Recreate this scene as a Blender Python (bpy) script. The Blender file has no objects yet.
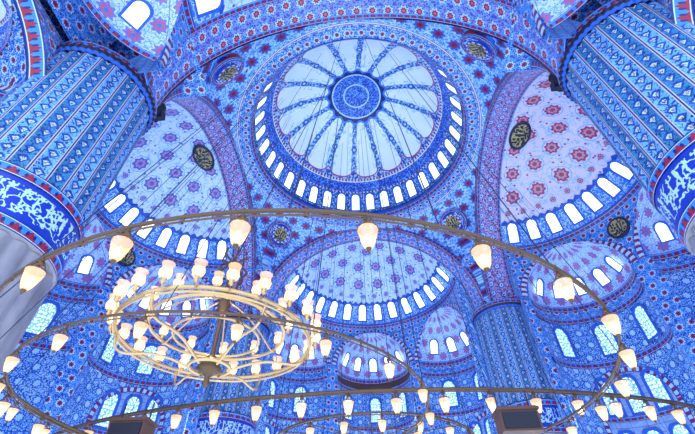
import bpy, math, random
from mathutils import Vector, Matrix, Euler
random.seed(7)
pi=math.pi
sc=bpy.context.scene
sc.view_settings.view_transform='Standard'
try: sc.view_settings.look='None'
except: pass

# ---------------------------------------------------------------- nodes
class G:
    def __init__(s,name,rough=0.38,spec=0.45,metal=0.0):
        s.mat=bpy.data.materials.new(name); s.mat.use_nodes=True
        s.nt=s.mat.node_tree; s.b=s.nt.nodes['Principled BSDF']
        s.b.inputs['Roughness'].default_value=rough
        s.b.inputs['Specular IOR Level'].default_value=spec
        s.b.inputs['Metallic'].default_value=metal
        s._uv=None
    def n(s,t): return s.nt.nodes.new(t)
    def put(s,sock,val):
        if isinstance(val,bpy.types.NodeSocket): s.nt.links.new(val,sock)
        else: sock.default_value=val
    def m(s,op,a,b=None,c=None):
        nd=s.n('ShaderNodeMath'); nd.operation=op
        s.put(nd.inputs[0],a)
        if b is not None: s.put(nd.inputs[1],b)
        if c is not None: s.put(nd.inputs[2],c)
        return nd.outputs[0]
    def mix(s,f,a,b):
        nd=s.n('ShaderNodeMix'); nd.data_type='RGBA'
        s.put(nd.inputs[0],f)
        for i,x in ((6,a),(7,b)):
            if isinstance(x,bpy.types.NodeSocket): s.nt.links.new(x,nd.inputs[i])
            else: nd.inputs[i].default_value=(*x,1)
        return nd.outputs[2]
    def uv(s):
        if s._uv is None:
            t=s.n('ShaderNodeTexCoord'); q=s.n('ShaderNodeSeparateXYZ')
            s.nt.links.new(t.outputs['UV'],q.inputs[0]); s._uv=(q.outputs[0],q.outputs[1])
        return s._uv
    def vec(s,x,y):
        c=s.n('ShaderNodeCombineXYZ'); s.put(c.inputs[0],x); s.put(c.inputs[1],y); return c.outputs[0]
    def noise(s,v,sc,det=1.0):
        nd=s.n('ShaderNodeTexNoise'); nd.noise_dimensions='2D'
        s.nt.links.new(v,nd.inputs['Vector']); nd.inputs['Scale'].default_value=sc; nd.inputs['Detail'].default_value=det
        return nd.outputs[0]
    def vor(s,v,sc):
        nd=s.n('ShaderNodeTexVoronoi'); nd.voronoi_dimensions='2D'
        s.nt.links.new(v,nd.inputs['Vector']); nd.inputs['Scale'].default_value=sc
        return nd.outputs['Distance'],nd.outputs['Color']
    def lt(s,a,b): return s.m('LESS_THAN',a,b)
    def gt(s,a,b): return s.m('GREATER_THAN',a,b)
    def rng(s,a,lo,hi): return s.m('MULTIPLY',s.gt(a,lo),s.lt(a,hi))
    def fr(s,a): return s.m('FRACT',a)
    def hyp(s,a,b): return s.m('SQRT',s.m('ADD',s.m('MULTIPLY',a,a),s.m('MULTIPLY',b,b)))
    def out(s,col): s.nt.links.new(col,s.b.inputs['Base Color']); return s.mat

NAVY=(.006,.014,.15); BLUE=(.010,.085,.50); MID=(.035,.22,.76); LIGHT=(.16,.44,.90); PALE=(.48,.72,.98); WHITE=(.88,.93,1.0)
RED=(.34,.012,.035); ROSE=(.58,.13,.20); GOLD=(.60,.34,.10); TEAL=(.06,.30,.45)

def floral(g,u,v,s,bg,c1,c2,c3,vine,fleck,vth=.035,vs=3.2,fs=6.5,fth=.26,patch=None):
    U=g.m('DIVIDE',u,s); V=g.m('DIVIDE',v,s)
    row=g.m('FLOOR',V)
    sh=g.m('MULTIPLY',g.m('FLOORED_MODULO',row,2.0),.5)
    cx=g.m('SUBTRACT',g.fr(g.m('ADD',U,sh)),.5); cy=g.m('SUBTRACT',g.fr(V),.5)
    r=g.hyp(cx,cy); a=g.m('ARCTAN2',cy,cx)
    rp=g.m('MULTIPLY',r,g.m('ADD',1.0,g.m('MULTIPLY',g.m('COSINE',g.m('MULTIPLY',a,8.0)),.17)))
    vv=g.vec(u,v)
    nz=g.noise(vv,vs/s,1.0)
    vm=g.lt(g.m('ABSOLUTE',g.m('SUBTRACT',nz,.5)),vth)
    d,c=g.vor(vv,fs/s)
    if patch is not None:
        big=g.noise(vv,.55/s,1.0); bg=g.mix(g.gt(big,.54),bg,patch)
    col=g.mix(vm,bg,vine)
    col=g.mix(g.lt(d,fth),col,fleck)
    col=g.mix(g.rng(rp,.41,.46),col,c2)
    col=g.mix(g.lt(rp,.30),col,c1)
    col=g.mix(g.lt(rp,.20),col,c3)
    col=g.mix(g.lt(rp,.09),col,fleck)
    return col

def tile(name,s,*cols,**k):
    g=G(name); u,v=g.uv(); return g.out(floral(g,u,v,s,*cols,**k))

M={}
M['band']=tile('floral_blue_tile',1.15,BLUE,PALE,LIGHT,RED,LIGHT,ROSE,vth=.05)
def pendmat():
    g=G('pendentive_tile'); u,v=g.uv()
    col=floral(g,u,v,1.35,(.10,.34,.84),BLUE,PALE,RED,PALE,NAVY,vth=.035,fth=.2,patch=LIGHT)
    col2=floral(g,u,v,.8,BLUE,PALE,LIGHT,RED,PALE,NAVY,vth=.05)
    col=g.mix(g.gt(v,-1.1),col,col2)
    col=g.mix(g.rng(v,-1.25,-1.05),col,RED); col=g.mix(g.rng(v,-1.2,-1.1),col,PALE)
    return g.out(col)
M['pend']=pendmat()
M['wall']=tile('pale_arabesque_tile',1.15,(.14,.38,.85),BLUE,NAVY,PALE,BLUE,PALE,vth=.04,patch=(.34,.60,.96))
M['wall2']=tile('deep_arabesque_tile',.9,BLUE,PALE,LIGHT,RED,LIGHT,NAVY,vth=.055,patch=MID)
M['soffit']=tile('rose_arabesque_tile',1.0,(.40,.50,.90),BLUE,ROSE,PALE,NAVY,RED,vth=.05)

def border():
    g=G('zigzag_border'); u,v=g.uv()
    t=g.m('MULTIPLY',g.m('ABSOLUTE',g.m('SUBTRACT',g.fr(g.m('DIVIDE',u,.5)),.5)),2.0)
    col=g.mix(g.gt(v,g.m('ADD',.15,g.m('MULTIPLY',t,.7))),RED,MID)
    t2=g.m('ABSOLUTE',g.m('SUBTRACT',g.fr(g.m('DIVIDE',u,.25)),.5))
    col=g.mix(g.lt(g.hyp(t2,g.m('SUBTRACT',v,.5)),.20),col,NAVY)
    e=g.m('ABSOLUTE',g.m('SUBTRACT',v,.5))
    col=g.mix(g.gt(e,.34),col,PALE); col=g.mix(g.gt(e,.40),col,NAVY)
    return g.out(col)
M['border']=border()
def voussoir():
    g=G('striped_voussoir'); u,v=g.uv()
    col=g.mix(g.lt(g.fr(g.m('DIVIDE',u,.5)),.5),PALE,(.24,.02,.09))
    e=g.m('ABSOLUTE',g.m('SUBTRACT',v,.5))
    col=g.mix(g.gt(e,.36),col,BLUE)
    return g.out(col)
M['vous']=voussoir()
def script(name,bgc,fg,scl):
    g=G(name); u,v=g.uv()
    vv=g.vec(g.m('MULTIPLY',u,scl),g.m('MULTIPLY',v,1.1*scl))
    nz=g.noise(vv,1.9,2.0)
    st=g.lt(g.m('ABSOLUTE',g.m('SUBTRACT',nz,.5)),.045)
    tall=g.m('MULTIPLY',g.lt(g.m('ABSOLUTE',g.m('SUBTRACT',g.fr(g.m('ADD',g.m('DIVIDE',u,.55/scl),g.m('MULTIPLY',nz,.7))),.5)),.09),g.gt(v,.5))
    f=g.m('MULTIPLY',g.m('MAXIMUM',st,tall),g.rng(v,.2,1.35))
    return g.out(g.mix(f,bgc,fg))
M['script']=script('calligraphy_band',(.006,.035,.40),PALE,1.3)
M['plaque']=script('gilded_plaque',(.006,.018,.03),(.55,.42,.16),1.6)
def pillarpaint():
    g=G('painted_pillar_tile'); u,v=g.uv()
    U=g.m('DIVIDE',u,.62); V=g.m('DIVIDE',v,.55)
    cx=g.m('SUBTRACT',g.fr(U),.5); cy=g.m('SUBTRACT',g.fr(g.m('ADD',V,g.m('MULTIPLY',g.m('FLOORED_MODULO',g.m('FLOOR',U),2.0),.5))),.5)
    leaf=g.m('ADD',g.m('ABSOLUTE',g.m('MULTIPLY',cx,1.5)),g.m('MULTIPLY',g.m('ABSOLUTE',cy),1.1))
    alt=g.lt(g.m('FLOORED_MODULO',g.m('FLOOR',U),2.0),.5)
    bg=g.mix(alt,LIGHT,(.04,.22,.42))
    col=g.mix(g.lt(leaf,.52),bg,(.010,.06,.36)); col=g.mix(g.lt(leaf,.29),col,PALE); col=g.mix(g.lt(leaf,.15),col,GOLD)
    nz=g.noise(g.vec(u,v),6.0,1.0)
    col=g.mix(g.lt(g.m('ABSOLUTE',g.m('SUBTRACT',nz,.5)),.035),col,NAVY)
    col=g.mix(g.gt(g.m('ABSOLUTE',cx),.41),col,(.60,.50,.50))
    col=g.mix(g.gt(g.m('ABSOLUTE',cx),.46),col,NAVY)
    return g.out(col)
M['pillar']=pillarpaint()
def marble():
    g=G('grey_marble',rough=.4); u,v=g.uv()
    nz=g.noise(g.vec(u,g.m('MULTIPLY',v,.5)),1.4,5.0)
    return g.out(g.mix(nz,(.13,.12,.15),(.40,.38,.42)))
M['marble']=marble()
def stone():
    g=G('blue_grey_stone'); u,v=g.uv()
    nz=g.noise(g.vec(u,v),2.0,4.0)
    col=g.mix(nz,(.14,.28,.58),(.46,.62,.92))
    j=g.m('MAXIMUM',g.lt(g.fr(g.m('DIVIDE',u,1.1)),.03),g.lt(g.fr(g.m('DIVIDE',v,.55)),.06))
    return g.out(g.mix(j,col,(.06,.12,.36)))
M['stone']=stone()
def plain(name,c,rough=.5,metal=0,spec=.3):
    g=G(name,rough,spec,metal); g.b.inputs['Base Color'].default_value=(*c,1); return g.mat
M['dark']=plain('dark_bronze',(.04,.04,.08),.4,.6)
M['iron']=plain('gilt_iron',(.13,.075,.04),.38,.5)
M['brass']=plain('gilded_brass',(.60,.40,.18),.28,.75)
M['frame']=plain('window_frame_blue',(.035,.13,.58))
M['wood']=plain('dark_wood',(.10,.045,.035))
M['cable']=plain('steel_cable',(.03,.04,.10),.5,.5)
M['black']=plain('speaker_black',(.012,.012,.025),.5)

DD=.632
def maindome():
    g=G('painted_dome'); u,v=g.uv()
    th=g.m('MULTIPLY',u,pi/180)
    R=g.m('DIVIDE',v,DD)
    arc=g.vec(g.m('MULTIPLY',g.m('COSINE',th),v),g.m('MULTIPLY',g.m('SINE',th),v))
    nz=g.noise(arc,30.0,2.0); fine=g.lt(g.m('ABSOLUTE',g.m('SUBTRACT',nz,.5)),.06)
    nd,_=g.vor(arc,52.0)
    s=g.m('SUBTRACT',g.fr(g.m('DIVIDE',u,22.5)),.5)
    As=g.m('ABSOLUTE',s)
    lat=g.m('MULTIPLY',As,g.m('MULTIPLY',R,.3927))
    tr=g.lt(g.m('ABSOLUTE',g.m('SUBTRACT',g.noise(arc,18.0,1.0),.5)),.03)
    col=g.mix(g.noise(arc,7.0,1.0),(.72,.85,.98),(.92,.97,1.0))
    col=g.mix(g.m('MULTIPLY',tr,g.lt(lat,.07)),col,(.44,.66,.94))
    wd=g.m('ADD',g.m('ADD',.016,g.m('MULTIPLY',g.m('ABSOLUTE',g.m('SINE',g.m('MULTIPLY',R,40.0))),.007)),
           g.m('MULTIPLY',g.m('POWER',g.m('MAXIMUM',g.m('SUBTRACT',R,.55),0.0),2.0),.13))
    inr=g.rng(R,.30,.94)
    sp=g.m('MULTIPLY',g.lt(lat,wd),inr)
    sc_=g.mix(g.lt(nd,.28),(.12,.32,.70),NAVY)
    sc_=g.mix(g.gt(nd,.60),sc_,PALE)
    col=g.mix(sp,col,sc_)
    col=g.mix(g.m('MULTIPLY',g.m('MULTIPLY',g.lt(lat,g.m('ADD',wd,.005)),g.gt(lat,wd)),inr),col,MID)
    for rk,sz in ((.62,.034),(.40,.020)):
        dd=g.hyp(lat,g.m('SUBTRACT',R,rk)); col=g.mix(g.lt(dd,sz),col,BLUE); col=g.mix(g.lt(dd,sz*.45),col,PALE)
    edge=g.m('SUBTRACT',.935,g.m('MULTIPLY',g.m('POWER',g.m('SUBTRACT',1.0,g.m('MULTIPLY',As,2.0)),3.0),.09))
    oc=g.mix(fine,BLUE,PALE); oc=g.mix(g.lt(nd,.2),oc,NAVY)
    col=g.mix(g.gt(R,edge),col,oc)
    col=g.mix(g.rng(g.m('SUBTRACT',R,edge),-.008,.008),col,(.45,.06,.14))
    pet=g.m('MULTIPLY',R,g.m('ADD',1.0,g.m('MULTIPLY',g.m('COSINE',g.m('MULTIPLY',th,16.0)),.05)))
    nf=g.noise(arc,45.0,2.0)
    mc=g.mix(g.lt(g.m('ABSOLUTE',g.m('SUBTRACT',nf,.5)),.04),(.010,.06,.48),LIGHT)
    col=g.mix(g.lt(pet,.325),col,MID)
    col=g.mix(g.lt(pet,.30),col,NAVY)
    col=g.mix(g.lt(R,.265),col,PALE)
    col=g.mix(g.lt(R,.25),col,mc)
    col=g.mix(g.rng(R,.125,.14),col,PALE)
    dots=g.m('ABSOLUTE',g.m('SUBTRACT',g.fr(g.m('DIVIDE',u,2.5)),.5))
    rc=g.mix(g.lt(dots,.25),RED,PALE)
    col=g.mix(g.gt(R,.955),col,rc)
    col=g.mix(g.gt(R,.985),col,WHITE)
    sv=g.noise(g.vec(g.m('MULTIPLY',u,.15),g.m('MULTIPLY',v,14.0)),2.8,2.0)
    sc2=g.mix(g.lt(g.m('ABSOLUTE',g.m('SUBTRACT',sv,.5)),.035),(.008,.045,.46),LIGHT)
    col=g.mix(g.gt(R,.995),col,sc2)
    col=g.mix(g.gt(v,.70),col,rc)
    f2=g.mix(fine,MID,NAVY); f2=g.mix(g.lt(nd,.28),f2,PALE)
    col=g.mix(g.gt(v,.712),col,f2)
    col=g.mix(g.gt(v,.865),col,BLUE)
    return g.out(col)
M['dome']=maindome()

def semidome(name,bg,bg2,spot,sp2):
    g=G(name); u,v=g.uv()
    th=g.m('MULTIPLY',u,pi/180)
    arc=g.vec(g.m('MULTIPLY',g.m('COSINE',th),v),g.m('MULTIPLY',g.m('SINE',th),v))
    nz=g.noise(arc,14.0,2.0); fine=g.lt(g.m('ABSOLUTE',g.m('SUBTRACT',nz,.5)),.025)
    col=g.mix(g.noise(arc,3.0,1.0),bg,bg2)
    col=g.mix(fine,col,(.34,.56,.94))
    nd,_=g.vor(arc,12.0); col=g.mix(g.lt(nd,.10),col,spot)
    for k,(rk,n,sz) in enumerate(((.16,3,.045),(.36,6,.050),(.56,8,.055),(.69,16,.022))):
        s=g.m('SUBTRACT',g.fr(g.m('MULTIPLY',u,n/180.0)),.5)
        lat=g.m('MULTIPLY',s,pi/n*rk); a=g.m('SUBTRACT',v,rk)
        an=g.m('ARCTAN2',a,lat); d0=g.hyp(lat,a)
        d=g.m('MULTIPLY',d0,g.m('ADD',1.0,g.m('MULTIPLY',g.m('COSINE',g.m('MULTIPLY',an,8.0)),.12)))
        col=g.mix(g.lt(d,sz),col,spot); col=g.mix(g.lt(d,sz*.66),col,sp2); col=g.mix(g.lt(d,sz*.35),col,spot)
        col=g.mix(g.rng(d0,sz*1.28,sz*1.40),col,LIGHT)
    dots=g.m('ABSOLUTE',g.m('SUBTRACT',g.fr(g.m('DIVIDE',u,5.0)),.5))
    col=g.mix(g.gt(v,g.m('ADD',.745,g.m('MULTIPLY',dots,.05))),col,BLUE)
    fz=g.noise(arc,34.0,1.0)
    pc=g.mix(g.lt(g.m('ABSOLUTE',g.m('SUBTRACT',fz,.5)),.06),MID,PALE)
    col=g.mix(g.gt(v,.79),col,pc)
    return g.out(col)
M['semi_b']=semidome('painted_semidome_blue',(.74,.85,1.0),(.54,.70,.97),(.10,.12,.50),(.50,.26,.48))
M['semi_r']=semidome('painted_semidome_rose',(.84,.74,.84),(.68,.60,.78),(.40,.04,.12),(.60,.30,.36))
M['exe']=tile('painted_exedra',1.5,(.60,.73,.97),(.20,.20,.62),LIGHT,ROSE,(.34,.54,.94),MID,vth=.03,fth=.14)

def winmat(name,c1,c2,e):
    g=G(name,.2); u,v=g.uv()
    vv=g.vec(u,v); d,_=g.vor(vv,5.5)
    cu=g.m('ABSOLUTE',g.m('SUBTRACT',g.fr(g.m('MULTIPLY',u,3.0)),.5)); cv=g.m('ABSOLUTE',g.m('SUBTRACT',g.fr(g.m('MULTIPLY',v,3.0)),.5))
    bar=g.gt(g.m('MAXIMUM',cu,cv),.45)
    col=g.mix(g.lt(d,.36),c2,c1)
    col=g.mix(bar,col,tuple(x*.5 for x in c2))
    g.nt.links.new(col,g.b.inputs['Base Color']); g.nt.links.new(col,g.b.inputs['Emission Color'])
    g.b.inputs['Emission Strength'].default_value=e
    return g.mat
M['win']=winmat('daylit_window_glass',(1,.99,.86),(.80,.93,.86),1.7)
M['stained']=winmat('stained_window_glass',(.88,.98,1),(.16,.45,.90),1.15)

def emis(name,c,e):
    g=G(name); g.b.inputs['Base Color'].default_value=(*c,1); g.b.inputs['Emission Color'].default_value=(*c,1); g.b.inputs['Emission Strength'].default_value=e; return g.mat
M['bulb']=emis('glowing_bulb',(1,.72,.36),15)
def glassm():
    g=G('lamp_glass',.1); nt=g.nt
    tr=g.n('ShaderNodeBsdfTransparent'); mx=g.n('ShaderNodeMixShader'); mx.inputs[0].default_value=.5
    g.b.inputs['Base Color'].default_value=(.6,.4,.2,1); g.b.inputs['Emission Color'].default_value=(1,.58,.24,1); g.b.inputs['Emission Strength'].default_value=1.2
    nt.links.new(tr.outputs[0],mx.inputs[1]); nt.links.new(g.b.outputs[0],mx.inputs[2])
    nt.links.new(mx.outputs[0],nt.nodes['Material Output'].inputs[0]); return g.mat
M['glass']=glassm()

# ---------------------------------------------------------------- mesh builder
class MB:
    def __init__(s): s.v=[];s.f=[];s.uv=[];s.mi=[];s.mats=[]
    def idx(s,m):
        m=M[m]
        if m not in s.mats: s.mats.append(m)
        return s.mats.index(m)
    def grid(s,fn,nu,nv,mat):
        k=s.idx(mat); b=len(s.v)
        for j in range(nv+1):
            for i in range(nu+1):
                p,uv=fn(i/nu,j/nv); s.v.append(tuple(p)); s.uv.append(uv)
        w=nu+1
        for j in range(nv):
            for i in range(nu):
                a=b+j*w+i; s.f.append((a,a+1,a+1+w,a+w)); s.mi.append(k)
    def poly(s,pts,uvs,mat):
        k=s.idx(mat); b=len(s.v)
        for p,u in zip(pts,uvs): s.v.append(tuple(p)); s.uv.append(u)
        s.f.append(tuple(range(b,b+len(pts)))); s.mi.append(k)
    def tube(s,pts,r,mat,n=6,closed=False):
        pts=[Vector(p) for p in pts]; k=s.idx(mat); b=len(s.v); L=len(pts)
        for i,p in enumerate(pts):
            if closed: t=pts[(i+1)%L]-pts[i-1]
            else: t=pts[min(i+1,L-1)]-pts[max(i-1,0)]
            t.normalize()
            a=Vector((0,0,1)) if abs(t.z)<.9 else Vector((1,0,0))
            x=t.cross(a).normalized(); y=t.cross(x)
            rr=r[i] if isinstance(r,(list,tuple)) else r
            for j in range(n):
                q=p+rr*(math.cos(2*pi*j/n)*x+math.sin(2*pi*j/n)*y); s.v.append(tuple(q)); s.uv.append((i*.2,j/n))
        for i in range(L if closed else L-1):
            for j in range(n):
                a=b+i*n; c=b+((i+1)%L)*n
                s.f.append((a+j,a+(j+1)%n,c+(j+1)%n,c+j)); s.mi.append(k)
    def lathe(s,c,prof,mat,n=10):
        c=Vector(c)
        s.grid(lambda a,t:(c+Vector((prof[round(t*(len(prof)-1))][0]*math.cos(2*pi*a),prof[round(t*(len(prof)-1))][0]*math.sin(2*pi*a),prof[round(t*(len(prof)-1))][1])),(a,t)),n,len(prof)-1,mat)
    def box(s,c,sx,sy,sz,mat,rz=0,tx=0):
        c=Vector(c); R=Matrix.Rotation(rz,3,'Z')@Matrix.Rotation(tx,3,'X')
        P=[c+R@Vector((x*sx/2,y*sy/2,z*sz/2)) for x in(-1,1) for y in(-1,1) for z in(-1,1)]
        for q in((0,1,3,2),(4,6,7,5),(0,4,5,1),(2,3,7,6),(0,2,6,4),(1,5,7,3)):
            s.poly([P[i] for i in q],[(0,0),(1,0),(1,1),(0,1)],mat)
    def window(s,P,N,U,w,h,mat='win',fr=.14,frm='frame'):
        P=Vector(P);N=Vector(N).normalized();U=Vector(U); U=(U-N*U.dot(N)).normalized(); X=U.cross(N)
        out=[(-w/2,0),(w/2,0)]
        for i in range(9):
            a=pi*i/8; out.append((w/2*math.cos(a),h-w/2+w/2*1.15*math.sin(a)))
        B=P+N*.06
        s.poly([B+X*x+U*y for x,y in out],[(x+.17,y) for x,y in out],mat)
        cx,cy=0,h/2; n=len(out)
        def off(p,d):
            x,y=p
            return (x+d*(1 if x>0 else -1 if x<0 else 0), y+d*(1 if y>cy else -1))
        k=[off(p,fr) for p in out]
        B1=P+N*.16
        for i in range(n):
            j=(i+1)%n
            s.poly([B1+X*out[i][0]+U*out[i][1],B1+X*out[j][0]+U*out[j][1],B1+X*k[j][0]+U*k[j][1],B1+X*k[i][0]+U*k[i][1]],[(0,0),(1,0),(1,1),(0,1)],frm)
            s.poly([B+X*out[i][0]+U*out[i][1],B+X*out[j][0]+U*out[j][1],B1+X*out[j][0]+U*out[j][1],B1+X*out[i][0]+U*out[i][1]],[(0,0),(1,0),(1,1),(0,1)],frm)
    def mesh(s,name,smooth=True):
        me=bpy.data.meshes.new(name); me.from_pydata(s.v,[],s.f); 
        for m in s.mats: me.materials.append(m)
        ul=me.uv_layers.new(name='UVMap')
        for l in me.loops: ul.data[l.index].uv=s.uv[l.vertex_index]
        me.polygons.foreach_set('material_index',s.mi)
        me.polygons.foreach_set('use_smooth',[smooth]*len(s.f))
        me.update(); return me
def add(name,me,parent=None,loc=(0,0,0),rz=0):
    if isinstance(me,MB): me=me.mesh(name)
    o=bpy.data.objects.new(name,me); sc.collection.objects.link(o); o.location=loc; o.rotation_euler=(0,0,rz)
    if parent: o.parent=parent
    return o
def empty(name,loc=(0,0,0),rz=0):
    o=bpy.data.objects.new(name,None); sc.collection.objects.link(o); o.location=loc; o.rotation_euler=(0,0,rz); return o

# ---------------------------------------------------------------- central dome
AP=11.8; AR=11.3; AZ=22.0
BP=14.2; BR=10.8; BZ=22.7
DZ=32.4; DR=10.6
dome=empty('central_dome')
mb=MB()
e0=math.radians(8.0)
def fdome(a,t):
    e=e0+(pi/2-e0)*t; az=2*pi*a
    return (Vector((DR*math.cos(e)*math.cos(az),DR*math.cos(e)*math.sin(az),DZ+DR*math.sin(e))),(360*a+5,(pi/2-e)/(pi/2)))
mb.grid(fdome,128,40,'dome')
def ring(mb,r0,z0,r1,z1,mat,n=128,a0=0,a1=2*pi,c=(0,0)):
    L=abs(a1-a0)*r0
    mb.grid(lambda a,t:(Vector((c[0]+(r0+(r1-r0)*t)*math.cos(a0+(a1-a0)*a),c[1]+(r0+(r1-r0)*t)*math.sin(a0+(a1-a0)*a),z0+(z1-z0)*t)),(a*L,t)),n,1,mat)
add('shell',mb,dome)
mb=MB()
ring(mb,10.5,33.9,10.15,34.05,'frame'); ring(mb,10.15,34.05,10.1,33.75,'frame'); ring(mb,10.1,33.75,10.35,33.25,'border'); 
for k in (.35,.7): mb.tube([(10.15*math.cos(a*pi/64),10.15*math.sin(a*pi/64),34.05+k) for a in range(128)],.025,'dark',4,True)
for i in range(96):
    a=i*2*pi/96; mb.tube([(10.15*math.cos(a),10.15*math.sin(a),34.0),(10.15*math.cos(a),10.15*math.sin(a),34.78)],.02,'dark',4)
add('cornice_gallery',mb,dome)
mb=MB()
NW=36
for i in range(NW):
    az=2*pi*(i+.5)/NW; e=math.radians(13.2); 
    N=-Vector((math.cos(e)*math.cos(az),math.cos(e)*math.sin(az),math.sin(e)))
    e2=math.radians(19); Nm=-Vector((math.cos(e2)*math.cos(az),math.cos(e2)*math.sin(az),math.sin(e2)))
    mb.window(Vector((0,0,DZ))-N*(DR-.12),Nm,(0,0,1),.86,2.0,'win',.17)
add('windows',mb,dome)

# ---------------------------------------------------------------- pendentives
TR,TZ=10.35,33.4
def pend_pt(q,t):
    az=(q+1)/2*pi/2
    T=Vector((TR*math.cos(az),TR*math.sin(az),TZ))
    if q<=0:
        y=AR*(math.tan(az) if az<pi/4 else 1); y=min(y,AR)
        B=Vector((AP,y,AZ+math.sqrt(max(0,AR*AR-y*y))))
    else:
        x=AR*min(1,math.tan(pi/2-az))
        B=Vector((x,AP,AZ+math.sqrt(max(0,AR*AR-x*x))))
    k=t*pi/2
    xy=B.lerp(T,1-math.cos(k)); z=B.z+(T.z-B.z)*math.sin(k)
    return Vector((xy.x,xy.y,z))
mb=MB()
def fp(a,t):
    q=a*2-1; q=math.copysign(abs(q)**1.6,q)
    p=pend_pt(q,t)
    L=(p-Vector((TR*math.cos((q+1)*pi/4),TR*math.sin((q+1)*pi/4),TZ))).length
    return (p,((q+1)*pi/4*TR,-L))
mb.grid(fp,80,24,'pend')
pm=mb.mesh('pendentive')
for i in range(4): add('pendentive',pm,None,rz=i*pi/2)
mb=MB()
c=pend_pt(0,.62); c1=pend_pt(0,.55); c2=pend_pt(0,.70)
tang=(c2-c1).normalized(); side=Vector((-1,1,0)).normalized(); nrm=tang.cross(side).normalized()
if nrm.dot(Vector((-1,-1,-1)))<0: nrm=-nrm
def disc(mb,c,X,Y,N,r,m1,m2,depth=.2):
    c=Vector(c)
    pts=[(math.cos(i*pi/16),math.sin(i*pi/16)) for i in range(32)]
    mb.poly([c+N*(depth+.02)+X*x*r*.8+Y*y*r*.8 for x,y in pts],[(x*r+.3,y*r*.6+.75) for x,y in pts],m1)
    mb.grid(lambda a,t:(c+N*(depth+.05*math.sin(t*pi))+(X*math.cos(2*pi*a)+Y*math.sin(2*pi*a))*r*(.8+.2*t),(a*2*pi*r,t)),32,4,m2)
    mb.grid(lambda a,t:(c+N*(depth*(1-t)-.3*t)+(X*math.cos(2*pi*a)+Y*math.sin(2*pi*a))*r,(a,t)),32,1,m2)
disc(mb,c,side,tang,nrm,.95,'plaque','vous',.40)
disc(mb,c,side,tang,nrm,1.5,'script','border',.30)
rm=mb.mesh('calligraphy_roundel')
for i in range(4): add('calligraphy_roundel',rm,rz=i*pi/2)

# ---------------------------------------------------------------- great arches
def arc_pt(R,Z,y,a): return Vector((R*math.cos(a),y,Z+R*math.sin(a)))
def great_arch(mid):
    mb=MB()
    for s0,s1,m in ((0,.15,'border'),(.15,.85,mid),(.85,1,'border')):
        def f(a,t,s0=s0,s1=s1,m=m):
            s=s0+(s1-s0)*t; R=AR+(BR-AR)*s; Z=AZ+(BZ-AZ)*s; y=AP+(BP-AP)*s
            return (arc_pt(R,Z,y,pi*a),(pi*a*11, t if m=='border' else s*2.6))
        mb.grid(f,96,1,m)
    mb.grid(lambda a,t:(arc_pt(AR-.05+.6*t,AZ,AP-.07-.06*math.sin(pi*t),pi*(.02+.96*a)),(a*35,t)),96,3,'border')
    for sx in (-1,1):
        mb.grid(lambda a,t:(Vector((sx*(AR+(BR-AR)*a),AP+(BP-AP)*a,22.8-1.2*t)),(a*2.4,t)),1,1,'border')
    return mb.mesh('great_arch')
ga=great_arch('band'); gs=great_arch('soffit')
for i in range(4): add('great_arch',(ga,gs)[i%2],rz=i*pi/2)

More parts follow.
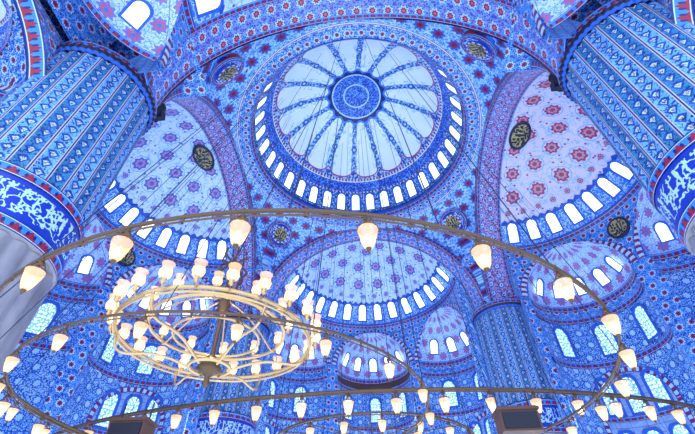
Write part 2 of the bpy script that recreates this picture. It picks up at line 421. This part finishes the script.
# ---------------------------------------------------------------- semidome bays
RR=9.77; RZ=27.3; W=RR*math.sin(math.radians(26)); ZS=21.6; CH=RR*math.cos(math.radians(26))
def build_bay(semi,low,bandm='wall2'):
    parts={}
    mb=MB()
    eb=math.asin((RZ-BZ)/BR)
    def fs(a,t):
        e=eb+(pi/2-eb)*t; az=pi*a
        return (Vector((BR*math.cos(e)*math.cos(az),BP+BR*math.cos(e)*math.sin(az),BZ+BR*math.sin(e))),(180*a,(pi/2-e)/(pi/2-eb)))
    mb.grid(fs,72,24,semi); parts['shell']=mb
    mb=MB()
    ring(mb,RR,RZ+.1,RR-.3,RZ+.1,'frame',72,0,pi,(0,BP)); ring(mb,RR-.3,RZ+.1,RR-.3,RZ-.1,'frame',72,0,pi,(0,BP)); ring(mb,RR-.3,RZ-.1,RR,RZ-.5,'border',72,0,pi,(0,BP))
    for k in (.4,.75): mb.tube([((RR-.22)*math.cos(a*pi/48),BP+(RR-.22)*math.sin(a*pi/48),RZ+.1+k) for a in range(49)],.025,'dark',4)
    parts['cornice']=mb
    mb=MB()
    for i in range(14):
        az=pi*(i+.5)/14; e=math.asin((27.95-BZ)/BR); e2=math.asin((28.9-BZ)/BR)
        N=-Vector((math.cos(e)*math.cos(az),math.cos(e)*math.sin(az),math.sin(e)))
        Nm=-Vector((math.cos(e2)*math.cos(az),math.cos(e2)*math.sin(az),math.sin(e2)))
        mb.window(Vector((0,BP,BZ))-N*(BR-.12),Nm,(0,0,1),.9,1.9,'win',.17)
    cents=[math.radians(x) for x in (30,90,150)]
    for pc in cents:
        e=Vector((math.cos(pc),math.sin(pc),0)); t=Vector((-math.sin(pc),math.cos(pc),0)); C=Vector((0,BP,0))+e*CH
        for j in range(5):
            al=math.radians(-64+32*j); b=math.radians(14); bm=math.radians(26)
            d=(e*math.cos(al)+t*math.sin(al))
            N=-(d*math.cos(b)+Vector((0,0,math.sin(b)))); Nm=-(d*math.cos(bm)+Vector((0,0,math.sin(bm))))
            mb.window(C+Vector((0,0,ZS))-N*(W-.12),Nm,(0,0,1),.85,1.5,'win',.13)
        if low:
            for zz,hh,ww,js in ((16.7,2.6,1.2,(-50,0,50)),(12.0,2.6,1.0,(-24,0,24)),(8.0,2.6,1.0,(-24,0,24))):
                for al in js:
                    al=math.radians(al); d=(e*math.cos(al)+t*math.sin(al))
                    mb.window(C+d*(W-.03)+Vector((0,0,zz)),-d,(0,0,1),ww,hh,'stained',.2)
    parts['windows']=mb
    mb=MB()
    NB=180
    def zb(ph):
        best=0 if low else ZS-.3
        for pc in cents:
            d=ph-pc
            if abs(d)<math.radians(26):
                u=RR*math.sin(d); s=RR*math.cos(d)-CH
                best=ZS+math.sqrt(max(0,W*W-u*u-s*s))
        return best
    def fw(a,t):
        ph=pi*a; z0=zb(ph); z=z0+(RZ-z0)*t
        return (Vector((RR*math.cos(ph),BP+RR*math.sin(ph),z)),(ph*RR,z))
    mb.grid(fw,NB,6,'wall2')
    for pc in cents:
        e=Vector((math.cos(pc),math.sin(pc),0)); t_=Vector((-math.sin(pc),math.cos(pc),0)); C=Vector((0,BP,0))+e*CH
        def fa(a,t):
            al=pi*(.01+.98*a); w=W*(1+.13*t); u=w*math.cos(al); s=math.sqrt(max(0,RR*RR-u*u))-CH
            return (C+e*(s-.08-.05*math.sin(pi*t))+t_*u+Vector((0,0,ZS+w*math.sin(al)-(.1 if t==0 else 0))),(al*W,t))
        mb.grid(fa,48,3,'vous')
        def fe(a,t):
            al=-pi/2+pi*a; b=pi/2*t
            d=e*math.cos(al)+t_*math.sin(al)
            return (C+d*W*math.cos(b)+Vector((0,0,ZS+W*math.sin(b))),(al*W,b*W))
        mb.grid(fe,32,14,'exe')
        def fl(z0,z1,mat,r=W,vn=False):
            mb.grid(lambda a,t:(C+(e*math.cos(-pi/2+pi*a)+t_*math.sin(-pi/2+pi*a))*r+Vector((0,0,z0+(z1-z0)*t)),(pi*a*W,t if vn else z0+(z1-z0)*t)),32,1,mat)
        fl(ZS-.5,ZS+.1,'border',W-.12,True)
        if low:
            fl(20.4,ZS-.45,bandm if abs(pc-pi/2)<.1 else 'wall2',W-.02); fl(19.9,20.4,'border',W-.1,True)
            fl(16.2,19.9,'wall'); fl(15.7,16.2,'border',W-.1,True); fl(0,15.7,'wall')
            def cyl(u,z,r): al=u/W; return C+(e*math.cos(al)+t_*math.sin(al))*r+Vector((0,0,z))
            AR2=2.75; AZ2=12.3
            mb.grid(lambda a,t:(cyl(math.cos(pi*a)*AR2*(1+.17*t),AZ2+AR2*(1+.17*t)*math.sin(pi*a),W-.1),(pi*a*AR2,t)),32,1,'vous')
            for sx in (-1,1): mb.grid(lambda a,t:(cyl(sx*AR2*(1+.17*a),AZ2*t,W-.1),(t*AZ2,a)),1,1,'vous')
            mb.grid(lambda a,t:(cyl(math.cos(pi*a)*AR2,(AZ2+AR2*math.sin(pi*a))*(1-t),W-.05),(math.cos(pi*a)*AR2,(AZ2+AR2*math.sin(pi*a))*(1-t))),32,6,'stone')
            for sz in (11.4,7.4):
                fl2=lambda a,t,sz=sz:(cyl((2*a-1)*AR2,sz+.35*t,W-.2),(a*5.5,t)); mb.grid(fl2,12,1,'border')
    for sx in (-1,1):
        mb.grid(lambda a,t:(Vector((sx*(RR-.1+3.4*a),BP+.03,(0 if low else ZS)+((27.4-(1.0+4.0*a) if a>.2 else 27.4)-(0 if low else ZS))*t)),(a*3.4,t*27)),6,1,'wall')
    parts['exedra_wall']=mb
    return {k:v.mesh(k) for k,v in parts.items()}
bayF=build_bay('semi_b',True,'wood'); bayB=build_bay('semi_b',True); bayR=build_bay('semi_r',True); bayN=build_bay('semi_b',False)
for rz,b in ((0,bayF),(pi/2,bayB),(-pi/2,bayR),(pi,bayN)):
    E=empty('semi_dome',rz=rz)
    for k,me in b.items(): add(k,me,E)
mb=MB()
for deg in (60,120):
    a=math.radians(deg); d=Vector((math.cos(a),math.sin(a),0)); t=Vector((-math.sin(a),math.cos(a),0))
    disc(mb,Vector((0,BP,25.3))+d*(RR-.05),t,Vector((0,0,1)),-d,1.0,'plaque','dark',.15)
for deg in (90,):
    a=math.radians(deg); e=math.radians(84); d=Vector((math.cos(a)*math.cos(e),math.sin(a)*math.cos(e),math.sin(e))); t=Vector((-1,0,0)); Y=d.cross(t).normalized()
    disc(mb,Vector((0,BP,BZ))+d*(BR-.1),t*1.7,Y,-d,.95,'plaque','dark',.1)
pm2=mb.mesh('calligraphy_plaque')
for rz in (pi/2,-pi/2): add('calligraphy_plaque',pm2,rz=rz)

# ---------------------------------------------------------------- pillars
PR=2.6
mb=MB()
def flut(a,n,d): return 1+d*abs(math.cos(n*a/2))
def pg(z0,z1,r0,r1,mat,n=26,d=.045,nv=1,vn=False):
    mb.grid(lambda a,t:(Vector(((r0+(r1-r0)*t)*flut(2*pi*a,n,d)*math.cos(2*pi*a),(r0+(r1-r0)*t)*flut(2*pi*a,n,d)*math.sin(2*pi*a),z0+(z1-z0)*t)),(a*26*.62,t if vn else z0+(z1-z0)*t)),208,nv,mat)
pg(0,10.4,PR,PR,'marble',d=.06); pg(10.4,10.5,PR,PR+.2,'marble',d=0)
pg(10.5,10.95,PR+.2,PR+.22,'border',d=0,vn=True)
mb.grid(lambda a,t:(Vector(((PR+.2)*math.cos(2*pi*a),(PR+.2)*math.sin(2*pi*a),10.95+1.5*t)),(a*2*pi*PR,t*1.55)),104,1,'script')
pg(12.45,12.9,PR+.22,PR+.24,'border',d=0,vn=True); pg(12.9,13.0,PR+.24,PR,'marble',d=0)
pg(13.0,21.2,PR,PR,'pillar')
for i,(z0,z1,r0,r1) in enumerate(((21.2,21.4,PR+.1,PR+.18),(21.4,21.6,PR+.16,PR+.26))): pg(z0,z1,r0,r1,('frame','dark')[i],n=52,d=.03)
pg(21.6,22.0,PR+.28,PR+.28,'border',d=0,vn=True); pg(22.0,22.02,PR+.28,.01,'stone',d=0)
pl=mb.mesh('fluted_pillar')
for sx,sy,px in ((-1,-13.1,13.8),(1,-13.1,13.8),(-1,13.1,13.1),(1,13.1,13.1)): add('fluted_pillar',pl,loc=(sx*px,sy,0))
mb=MB()
mb.box((0,0,.1),.5,.5,.2,'black'); mb.tube([(0,0,.1),(0,0,.7)],.06,'black',8)
mb.lathe((0,0,.7),[(.05,-.1),(.22,0),(.3,.5),(.42,.62),(.1,.62)],'black',12); mb.box((0,.35,.9),.5,.5,.45,'black',0,.5)
hm=mb.mesh('horn_loudspeaker')
for sx in (-1,1): add('horn_loudspeaker',hm,loc=(sx*11.75,-11.3,22.02))

# ---------------------------------------------------------------- corner bays
def corner():
    mb=MB(); H=6.0; r=5.6; z0=15.5; tr=5.4; tz=22.0
    for i in range(4):
        R=Matrix.Rotation(i*pi/2,3,'Z')
        mb.grid(lambda a,t:(R@Vector((r*math.cos(pi*a),H+.9*t,z0+r*math.sin(pi*a))),(a*17,t)),40,1,'border')
        mb.grid(lambda a,t:(R@Vector(((r+.6*t)*math.cos(pi*a),H-.06,z0+(r+.6*t)*math.sin(pi*a))),(a*17,t)),40,1,'vous')
        mb.grid(lambda a,t:(R@Vector((r*1.07*(2*a-1),H,((z0+math.sqrt(max(0,r*r-min(r,abs(r*1.07*(2*a-1)))**2)))*(1-t)+22.2*t))),(a*12,t*7)),40,1,'band')
        mb.grid(lambda a,t:(R@Vector((r*1.07*(2*a-1),H+.5,22.0+4.9*t)),(a*12,t*5)),1,1,'wall2')
        def f(a,t):
            az=a*pi/2
            T=Vector((tr*math.cos(az),tr*math.sin(az),tz))
            if az<pi/4: y=r*math.tan(az); B=Vector((H,y,z0+math.sqrt(max(0,r*r-y*y))))
            else: x=r*min(1,math.tan(pi/2-az)); B=Vector((x,H,z0+math.sqrt(max(0,r*r-x*x))))
            k=t*pi/2; q=B.lerp(T,1-math.cos(k)); return (R@Vector((q.x,q.y,B.z+(T.z-B.z)*math.sin(k))),(az*6,q.z))
        mb.grid(f,40,8,'pend')
    mb.grid(lambda a,t:(Vector((tr*math.cos(t*pi/2)*math.cos(2*pi*a),tr*math.cos(t*pi/2)*math.sin(2*pi*a),tz+4.2*math.sin(t*pi/2))),(360*a,1-t)),48,12,'dome')
    ring(mb,tr,tz-.2,tr-.2,tz+.1,'border',48)
    return mb.mesh('corner_dome')
cm=corner()
for sx,sy in ((-1,-1),(1,-1),(-1,1),(1,1)): add('corner_dome',cm,loc=(sx*20.4,sy*20.4,0))
for sx,sy in ((-1,-1),(1,-1),(-1,1),(1,1)):
    mb=MB(); mb.grid(lambda a,t:(Vector((sx*(9.9+18.5*a),sy*(9.9+18.5*t),26.9)),(a*18,t*18)),1,1,'wall2'); add('ceiling',mb)
def outer(name,P,dirx,N,L):
    mb=MB(); P=Vector(P); dx=Vector(dirx)
    mb.grid(lambda a,t:(P+dx*L*(a-.5)+Vector((0,0,27*t)),(a*L,27*t)),8,4,'wall')
    k=int(L/3.2)
    for zz in (4,10,16):
        for i in range(k):
            mb.window(P+dx*((i+.5)*3.2-k*1.6)+Vector((0,0,zz)),N,(0,0,1),1.3,3.4,'stained',.2)
    add(name,mb)
outer('wall_left',(-27.6,0,0),(0,1,0),(1,0,0),54); outer('wall_right',(27.6,0,0),(0,-1,0),(-1,0,0),54); outer('wall_far',(0,29.5,0),(1,0,0),(0,-1,0),54)

# ---------------------------------------------------------------- chandeliers
CY=-23.2; EZ=1.6
def lamp(mb,p,s=1.0,stand=False):
    p=Vector(p)
    if not stand:
        for k in range(3):
            a=2*pi*k/3+.3; mb.tube([p+Vector((.03*math.cos(a),.03*math.sin(a),0))*s,p+Vector((.13*math.cos(a),.13*math.sin(a),-.17))*s],.010*s,'iron',4)
        mb.lathe(p,[(.02*s,.02*s),(.05*s,-.02*s),(.05*s,-.06*s),(.02*s,-.07*s)],'iron',8)
        q=p+Vector((0,0,-.50*s))
        mb.lathe(q-Vector((0,0,.03*s)),[(.0,-.05*s),(.025*s,0),(.045*s,.05*s)],'iron',8)
        mb.tube([q+Vector((0,0,.2*s)),p],.012*s,'iron',4)
        mb.lathe(q,[(.04*s,0),(.075*s,.06*s),(.10*s,.14*s),(.118*s,.22*s),(.135*s,.30*s),(.14*s,.33*s)],'glass',12)
        mb.tube([q+Vector((.138*s*math.cos(a*pi/6),.138*s*math.sin(a*pi/6),.33*s)) for a in range(12)],.012*s,'iron',4,True)
        mb.lathe(q,[(.001,.05*s),(.03*s,.08*s),(.055*s,.13*s),(.04*s,.20*s),(.001,.25*s)],'bulb',8)
    else:
        q=p+Vector((0,0,.03*s)); mb.lathe(p,[(.01,-.08*s),(.05*s,-.04*s),(.03*s,0),(.06*s,.04*s)],'brass',8)
        mb.lathe(q,[(.045*s,0),(.095*s,.05*s),(.115*s,.12*s),(.10*s,.19*s),(.08*s,.23*s),(.12*s,.31*s)],'glass',10)
        mb.lathe(q,[(.001,.05*s),(.035*s,.08*s),(.055*s,.13*s),(.04*s,.19*s),(.001,.24*s)],'bulb',8)
def ringpts(c,r,z,n=96,ry=None):
    ry=ry or r
    return [(c[0]+r*math.cos(2*pi*i/n),c[1]+ry*math.sin(2*pi*i/n),z) for i in range(n)]
def ring_chandelier(c,r,z,nl,ph,ry=None,s=1.0,tube=.035,spokes=0,top=31,ncab=12,metal='iron'):
    E=empty('ring_chandelier'); ry=ry or r
    mb=MB(); mb.tube(ringpts(c,r,z,128,ry),tube,metal,6,True); mb.tube(ringpts(c,r,z-.09,128,ry),tube*.5,metal,5,True)
    for i in range(nl*2):
        a=ph+pi*i/nl; p=Vector((c[0]+r*math.cos(a),c[1]+ry*math.sin(a),z)); mb.tube([p+Vector((0,0,.06)),p-Vector((0,0,.12))],.02,metal,5)
    for i in range(spokes):
        a=2*pi*i/spokes; mb.tube([(c[0]+.5*math.cos(a),c[1]+.5*math.sin(a),z+.3),(c[0]+r*math.cos(a),c[1]+ry*math.sin(a),z)],.022,metal,4)
    if spokes: mb.tube(ringpts(c,.5,z+.3,16),.04,metal,6,True); mb.tube(ringpts(c,r*.5,z+.15,48,ry*.5),.03,metal,5,True)
    add('ring_frame',mb,E)
    mb=MB()
    for i in range(nl):
        a=ph+2*pi*i/nl; lamp(mb,(c[0]+r*math.cos(a),c[1]+ry*math.sin(a),z-.1),s)
    add('hanging_lamps',mb,E)
    mb=MB()
    for i in range(ncab):
        a=ph+2*pi*(i+.5)/ncab; p=Vector((c[0]+r*math.cos(a),c[1]+ry*math.sin(a),z))
        q=Vector((p.x*.62,p.y*.62,top)); 
        mb.tube([p,q],.013,'cable',4)
    add('suspension_cables',mb,E)
    return E
ring_chandelier((-1.45,CY+11.7),7.8,EZ+4.0,28,math.radians(-76.3),s=1.05,ncab=22)
ring_chandelier((-3.8,CY+12.0),5.6,EZ+4.0,20,.3,s=.9,tube=.03,ncab=12)
ring_chandelier((0,CY+23.2),17,EZ+5.4,64,.06,ry=8.7,s=1.4,tube=.055,spokes=0,ncab=16)
ring_chandelier((0,CY+22.4),5.0,EZ+5.6,20,.1,s=1.3,tube=.045,spokes=20,ncab=6)

E=empty('tiered_chandelier'); cx,cy,cz=-3.75,CY+9.5,EZ+5.0
mb=MB(); mL=MB()
for r,z,t in ((2.45,0,.05),(2.45,-.12,.03),(1.75,.25,.045),(1.1,.05,.035),(.5,-.75,.05)):
    mb.tube(ringpts((cx,cy),r,cz+z,72),t,'brass',6,True)
NL=22
for i in range(NL):
    a=2*pi*i/NL; d=Vector((math.cos(a),math.sin(a),0)); c0=Vector((cx,cy,cz))
    lamp(mL,c0+d*2.62+Vector((0,0,.1)),1.3,True)
    mb.tube([c0+d*2.45,c0+d*2.55-Vector((0,0,.1)),c0+d*2.62+Vector((0,0,.06))],.02,'brass',5)
for i in range(12):
    a=2*pi*(i+.5)/12; d=Vector((math.cos(a),math.sin(a),0)); lamp(mL,c0+d*1.85+Vector((0,0,.42)),1.1,True)
    pts=[]
    for k in range(13):
        t=k/12; r=.42+2.03*math.sin(t*pi/2); z=-.8+.85*t**1.6+.18*math.sin(t*2*pi)
        pts.append(c0+d*r+Vector((0,0,z)))
    if i%2==0: mb.tube(pts,.035,'brass',6)
    pts=[c0+d*(.12+1.65*math.sin(t*pi/2))+Vector((0,0,1.2*(1-t)**1.5+.25*t+.12*math.sin(t*6))) for t in [k/10 for k in range(11)]]
    if i%2: mb.tube(pts,.022,'brass',5)
mb.lathe((cx,cy,cz),[(.0,-1.25),(.1,-1.15),(.05,-1.0),(.16,-.9),(.32,-.8),(.2,-.6),(.06,-.4),(.06,.8),(.2,1.0),(.08,1.3),(.05,1.8),(.14,2.0),(.06,2.2),(.04,2.7)],'iron',14)
for i in range(6):
    a=2*pi*i/6; d=Vector((math.cos(a),math.sin(a),0))
    mb.tube([c0+d*(.06+.34*math.sin(t*pi*1.0)*(1+.3*math.cos(t*9)))+Vector((0,0,1.35+1.2*t)) for t in [k/12 for k in range(13)]],.035,'wood',5)
    mb.tube([c0+d*.08+Vector((0,0,2.5)),c0+d*.38+Vector((0,0,2.65)),c0+d*.32+Vector((0,0,2.9))],.035,'wood',5)
add('frame',mb,E); add('lamps',mL,E)
mb=MB(); mb.tube([(cx,cy,cz+2.6),(cx*.4,cy*.6,32.5)],.02,'cable',5)
for i in range(6):
    a=2*pi*i/6; mb.tube([(cx+2.45*math.cos(a),cy+2.45*math.sin(a),cz),(cx+.1*math.cos(a),cy+.1*math.sin(a),cz+5.5)],.01,'cable',4)
add('suspension_cable',mb,E)

def speaker(x,y,z):
    mb=MB(); mb.box((0,0,0),1.2,.8,.6,'wood'); mb.box((0,-.42,0),1.05,.06,.46,'black'); mb.box((0,0,.35),1.3,.9,.1,'wood')
    for sx in(-1,1): mb.tube([(sx*.5,0,.4),(sx*.5,0,1.0)],.03,'dark',5)
    add('loudspeaker_cabinet',mb,loc=(x,y,z))
speaker(-7.9,CY+14.0,EZ+4.1); speaker(4.75,CY+14.0,EZ+4.0)

# ---------------------------------------------------------------- light
w=bpy.data.worlds.new('sky'); sc.world=w; w.use_nodes=True
bg=w.node_tree.nodes['Background']; bg.inputs[0].default_value=(.58,.74,1,1); bg.inputs[1].default_value=2.9
def pt(x,y,z,e,c=(1,.72,.42),r=.12):
    l=bpy.data.lights.new('lamp_light','POINT'); l.energy=e; l.color=c; l.shadow_soft_size=r
    o=bpy.data.objects.new('lamp_light',l); sc.collection.objects.link(o); o.location=(x,y,z)
pt(cx,cy,cz+.6,120)
# ---------------------------------------------------------------- camera
cam=bpy.data.cameras.new('camera'); co=bpy.data.objects.new('camera',cam); sc.collection.objects.link(co)
cam.sensor_width=36; cam.lens=400/695*36; cam.clip_end=500; cam.clip_start=.05
R=Matrix.Rotation(math.radians(90+44),4,'X')@Matrix.Rotation(math.radians(2.8),4,'Y')@Matrix.Rotation(math.radians(-3.5),4,'Z')
co.matrix_world=Matrix.Translation((.4,CY,EZ))@R
sc.camera=co
